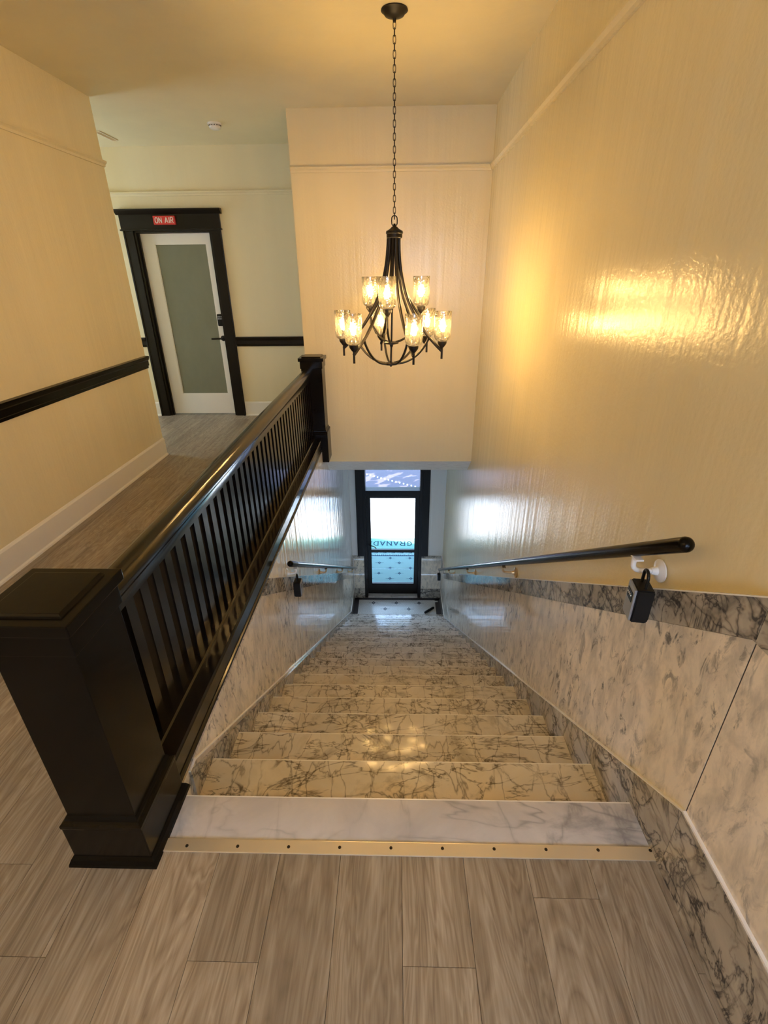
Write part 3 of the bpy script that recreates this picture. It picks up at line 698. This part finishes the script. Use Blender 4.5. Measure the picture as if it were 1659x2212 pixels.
# ------------------------------------------------------------ outside the street door
bm = bmesh.new(); box(bm, (-1.25, VY+.2, ZF-.1), (1.15, 9.50, ZF-.002))
zt = ZF-.002
for j, y in enumerate((7.70, 7.885, 8.07, 8.26, 8.455, 8.642)):
    x0 = -.118 if j % 2 else -.339
    for i in range(-2, 4): 
        if -1.1 < x0+i*.405 < 1.05: motif(bm, x0+i*.405, y, 2, .034, .085, zt+.001)
def flat(a, b, mi, z=zt+.001): f = bm.faces.new([bm.verts.new(p) for p in ((a[0], a[1], z), (b[0], a[1], z), (b[0], b[1], z), (a[0], b[1], z))]); f.material_index = mi
flat((-1.2, 8.725), (1.1, 8.745), 2)
for i in range(58):
    x = -1.2+i*.04; f = bm.faces.new([bm.verts.new(p) for p in ((x, 8.745, zt+.001), (x+.03, 8.745, zt+.001), (x+.015, 8.79, zt+.001))]); f.material_index = 2
for i in range(13):                # wave scroll band
    x = -1.18+i*.18
    for a, b in (((x, 8.84), (x+.07, 8.855)), ((x+.055, 8.84), (x+.075, 8.93)), ((x+.075, 8.9), (x+.12, 8.93)), ((x+.12, 8.86), (x+.16, 8.87))): flat(a, b, 2)
flat((-1.25, 9.0), (1.15, 9.50), 1, zt+.0006)
flat((-1.25, 8.97), (1.15, 9.0), 3, zt+.0008)
def gst(a, b, w=.016):
    # lettering laid in the paving, its feet towards the street side reader
    a, b = Vector((a[0], a[1], 0)), Vector((b[0], b[1], 0)); dd = (b-a).normalized(); n = Vector((-dd.y, dd.x, 0))*w/2; e = dd*w*.3
    ps = [a-n-e, b-n+e, b+n+e, a+n-e]
    f = bm.faces.new([bm.verts.new((-p.x, -p.y, zt+.0022)) for p in ps]); f.material_index = 4
x = -.335; LH = .17; yb = -9.335
for ch in 'GRANADA':
    glyph(ch, x, .092, LH, yb, gst, .020)
    if ch in 'RNAD':
        for fx, fy in {'R': ((0, 0), (1, 0)), 'N': ((0, 0), (0, 1), (1, 1)), 'A': ((0, 0), (1, 0)), 'D': ()}[ch]: gst((x+fx*.092-.022, yb+fy*LH), (x+fx*.092+.022, yb+fy*LH), .010)
    x += .146
struct(link_mesh('floor_entry', bm, [M['mosaic_out'], M['mosaic_g'], M['mosblue'], M['bevel'], M['mosblue']]))
struct(mbox('ground', (-9, 9.50, ZF-.12), (9, 11.9, ZF-.012), M['walk']))
bm = bmesh.new(); box(bm, (-14, 11.9, ZF-.3), (14, 26, ZF-.10)); box(bm, (-14, 11.75, ZF-.3), (14, 11.9, ZF-.011), 0, 1)
for i in range(17):
    a = i/16; x = -1.1+a*1.75; y = 13.75-a*1.15; box(bm, (x-.018, y-.045, ZF-.101), (x+.018, y+.045, ZF-.096), 0, 2)  # dotted line of light on the road, put in as white pieces
struct(link_mesh('ground_street', bm, [M['asphalt'], M['walk'], M['whitep']]))
bm = bmesh.new(); box(bm, (-1.4, VY+.22, ZF), (-1.25, 9.1, -.8)); box(bm, (1.15, VY+.22, ZF), (1.3, 9.1, -.8)); box(bm, (-5, 9.0, ZF), (-1.25, 9.3, 3.2)); box(bm, (1.15, 9.0, ZF), (5, 9.3, 3.2)); box(bm, (-1.4, 7.49, -.8), (1.3, 9.3, -.6)); box(bm, (-1.25, 9.0, -.8), (1.15, 9.3, 3.2))
box(bm, (-1.4, VY+.22, ZF), (-.7, 7.52, -.6)); box(bm, (.6, VY+.22, ZF), (1.3, 7.52, -.6)); box(bm, (-.7, VY+.22, OZ), (.6, 7.52, -.6))
struct(link_mesh('wall_street', bm, M['stucco']))
bm = bmesh.new(); prism(bm, [(-5.0, 9.3), (5.0, 9.3), (5.0, 10.83-1.25+.33), (.9, 10.62), (-1.4, 11.22), (-5.0, 11.22)], 'z', 2.98, 3.18); struct(link_mesh('unseen_shade_canopy', bm, M['stucco']))  # unseen slab added and slanted to set the sun's shadow edge on the paving
tree = thing('street_tree', (2.6, 14.4, ZF-.1), 'leafy street tree shading the road beyond the street door', 'tree')
bm = bmesh.new(); tube(bm, [(2.6, 14.4, ZF-.1), (2.5, 14.3, -1.6), (1.6, 14.1, .1), (.6, 13.9, .8)], [.16, .12, .08, .05], 10); tube(bm, [(2.5, 14.3, -1.6), (3.2, 14.0, .2)], [.1, .05], 8); link_mesh('trunk', bm, M['bark'], tree, True)
bm = bmesh.new()
for i in range(300):
    a = random.random()*2*PI; rr = 2.7*math.sqrt(random.random()); c = Vector((.6+rr*math.cos(a)*1.25, 14.1+rr*math.sin(a)*.8, .6+random.random()*1.3)); s = .16+random.random()*.2
    ax = Vector((random.random()-.5, random.random()-.5, 1)).normalized(); u = ax.orthogonal().normalized(); v = ax.cross(u)
    bm.faces.new([bm.verts.new(c+(u*math.cos(q*PI/3)*s+v*math.sin(q*PI/3)*s*.5)) for q in range(6)])
link_mesh('foliage', bm, M['leaf'], tree)

# ------------------------------------------------------------ chandelier
CX, CY_ = -.022, 3.38
TOP = Vector((-.013, 3.38, 1.87))
ch = thing('chandelier', (CX, CY_, CEIL), 'dark bronze nine light chandelier with seeded glass shades hanging over the stairs', 'chandelier')
bm = bmesh.new(); lathe(bm, [(0, 0), (.068, 0), (.070, -.006), (.060, -.012), (.050, -.024), (.022, -.032), (.010, -.036), (.008, -.05), (0, -.05)], (-.013, 3.38, CEIL), 32); link_mesh('ceiling_canopy', bm, M['iron'], ch, True)
chain = bmesh.new(); za, zc_ = CEIL-.045, 1.905; nl = 30; pitch = (za-zc_)/nl
def link_pts(c, hw, hl, ang, n=12):
    pts = []
    for q in range(n):
        a = 2*PI*q/n; u, v = math.cos(a)*hw, math.sin(a)*hw+(hl-hw if math.sin(a) > 0.01 else (-(hl-hw) if math.sin(a) < -.01 else 0))
        pts.append(c+Vector((u*math.cos(ang), u*math.sin(ang), v)))
    return pts
tube(chain, link_pts(Vector((-.013, 3.38, za-pitch*.5)), .0075, pitch*.62, .2), .0019, 6, True)
cobj = link_mesh('chain', chain, M['iron'], ch, True)
for i in range(1, nl):
    bm = bmesh.new(); tube(bm, link_pts(Vector((-.013, 3.38, za-pitch*(i+.5))), .0075, pitch*.62, .2+(i % 2)*PI/2), .0019, 6, True); sub('chain_link', bm, M['iron'], cobj, True)
bm = bmesh.new(); tube(bm, link_pts(Vector((-.013, 3.38, 1.895)), .017, .027, .1, 16), .0032, 8, True); link_mesh('hanging_ring', bm, M['iron'], ch, True)
bm = bmesh.new(); lathe(bm, [(0, .012), (.006, .010), (.008, 0), (.018, -.008), (.030, -.018), (.050, -.028), (.052, -.040), (.048, -.044), (.048, -.062), (.044, -.066), (0, -.066)], TOP, 32); link_mesh('top_hub', bm, M['iron'], ch, True)
AX = lambda z: Vector((CX-.006+(z-1.4)*.025, CY_, z))
bm = bmesh.new(); tube(bm, [AX(1.80), AX(1.5), AX(1.3), AX(1.07)], .0065, 10); link_mesh('centre_rod', bm, M['iron'], ch, True)
bm = bmesh.new(); lathe(bm, [(0, -.03), (.008, -.028), (.012, -.012), (.046, -.006), (.048, 0), (.046, .005), (.012, .008), (0, .008)], AX(1.20), 24); link_mesh('middle_hub', bm, M['iron'], ch, True)
bm = bmesh.new(); lathe(bm, [(0, -.022), (.005, -.02), (.010, -.010), (.045, -.006), (.047, 0), (.045, .005), (.010, .008), (0, .008)], AX(1.066), 24); link_mesh('bottom_hub', bm, M['iron'], ch, True)
def lamp(pos, lab=None):
    c = Vector(pos)
    bm = bmesh.new(); lathe(bm, [(0, -.105), (.007, -.105), (.007, -.036), (.012, -.032), (.027, -.012), (.029, -.004), (.029, .006), (0, .006)], c, 20); cup = link_mesh('candle_cup', bm, M['iron'], ch, True)
    bm = bmesh.new(); lathe(bm, [(.010, .006), (.010, .062), (.0085, .064), (0, .064)], c, 14); sub('candle_sleeve', bm, M['iron'], cup, True)
    bm = bmesh.new(); lathe(bm, [(.008, .064), (.012, .072), (.0175, .088), (.0178, .100), (.013, .118), (.006, .132), (0, .138)], c, 16); sub('bulb', bm, M['bulb'], cup, True)
    bm = bmesh.new(); lathe(bm, [(.024, .006), (.036, .008), (.047, .017), (.052, .032), (.0535, .055), (.0535, .184), (.0512, .184), (.0512, .055), (.0497, .034), (.045, .020), (.035, .011), (.024, .009)], c, 32); sub('glass_shade', bm, M['shade'], cup, True)
def arm(z0, a, R, zend, nm='arm', w=.010):
    d = Vector((math.cos(a), math.sin(a), 0)); p0 = AX(1.805)+d*.034; e = AX(zend)+d*R
    pts = bez(p0, AX(1.58)+d*.036, AX(zend+.20)+d*.10, e, 22)
    bm = bmesh.new(); tube(bm, pts, w, 10); link_mesh(nm, bm, M['iron'], ch, True); return pts
ZL, RL = 1.212, .338
for a in (43, -14, -66, -133, 165, 103):
    a = math.radians(a); d = Vector((math.cos(a), math.sin(a), 0))
    pts = arm(1.8, a, RL, ZL-.055)
    lamp(AX(ZL)+d*RL)
    q = pts[19]; bm = bmesh.new(); tube(bm, bez(q, q+Vector((0, 0, -.06))-d*.02, AX(1.07)+d*.16, AX(1.068)+d*.03, 14), .0075, 8); link_mesh('basket_arm', bm, M['iron'], ch, True)
ZU, RU = 1.412, .20
for a in (20, -98, 137):
    a = math.radians(a); d = Vector((math.cos(a), math.sin(a), 0))
    bm = bmesh.new(); tube(bm, bez(AX(1.805)+d*.03, AX(1.62)+d*.03, AX(1.50)+d*.07, AX(ZU-.06)+d*RU, 18), .008, 8); link_mesh('arm', bm, M['iron'], ch, True)
    lamp(AX(ZU)+d*RU)
    bm = bmesh.new(); tube(bm, bez(AX(ZU-.06)+d*(RU-.002), AX(1.28)+d*(RU-.01), AX(1.21)+d*.10, AX(1.203)+d*.03, 14), .007, 8); link_mesh('basket_arm', bm, M['iron'], ch, True)
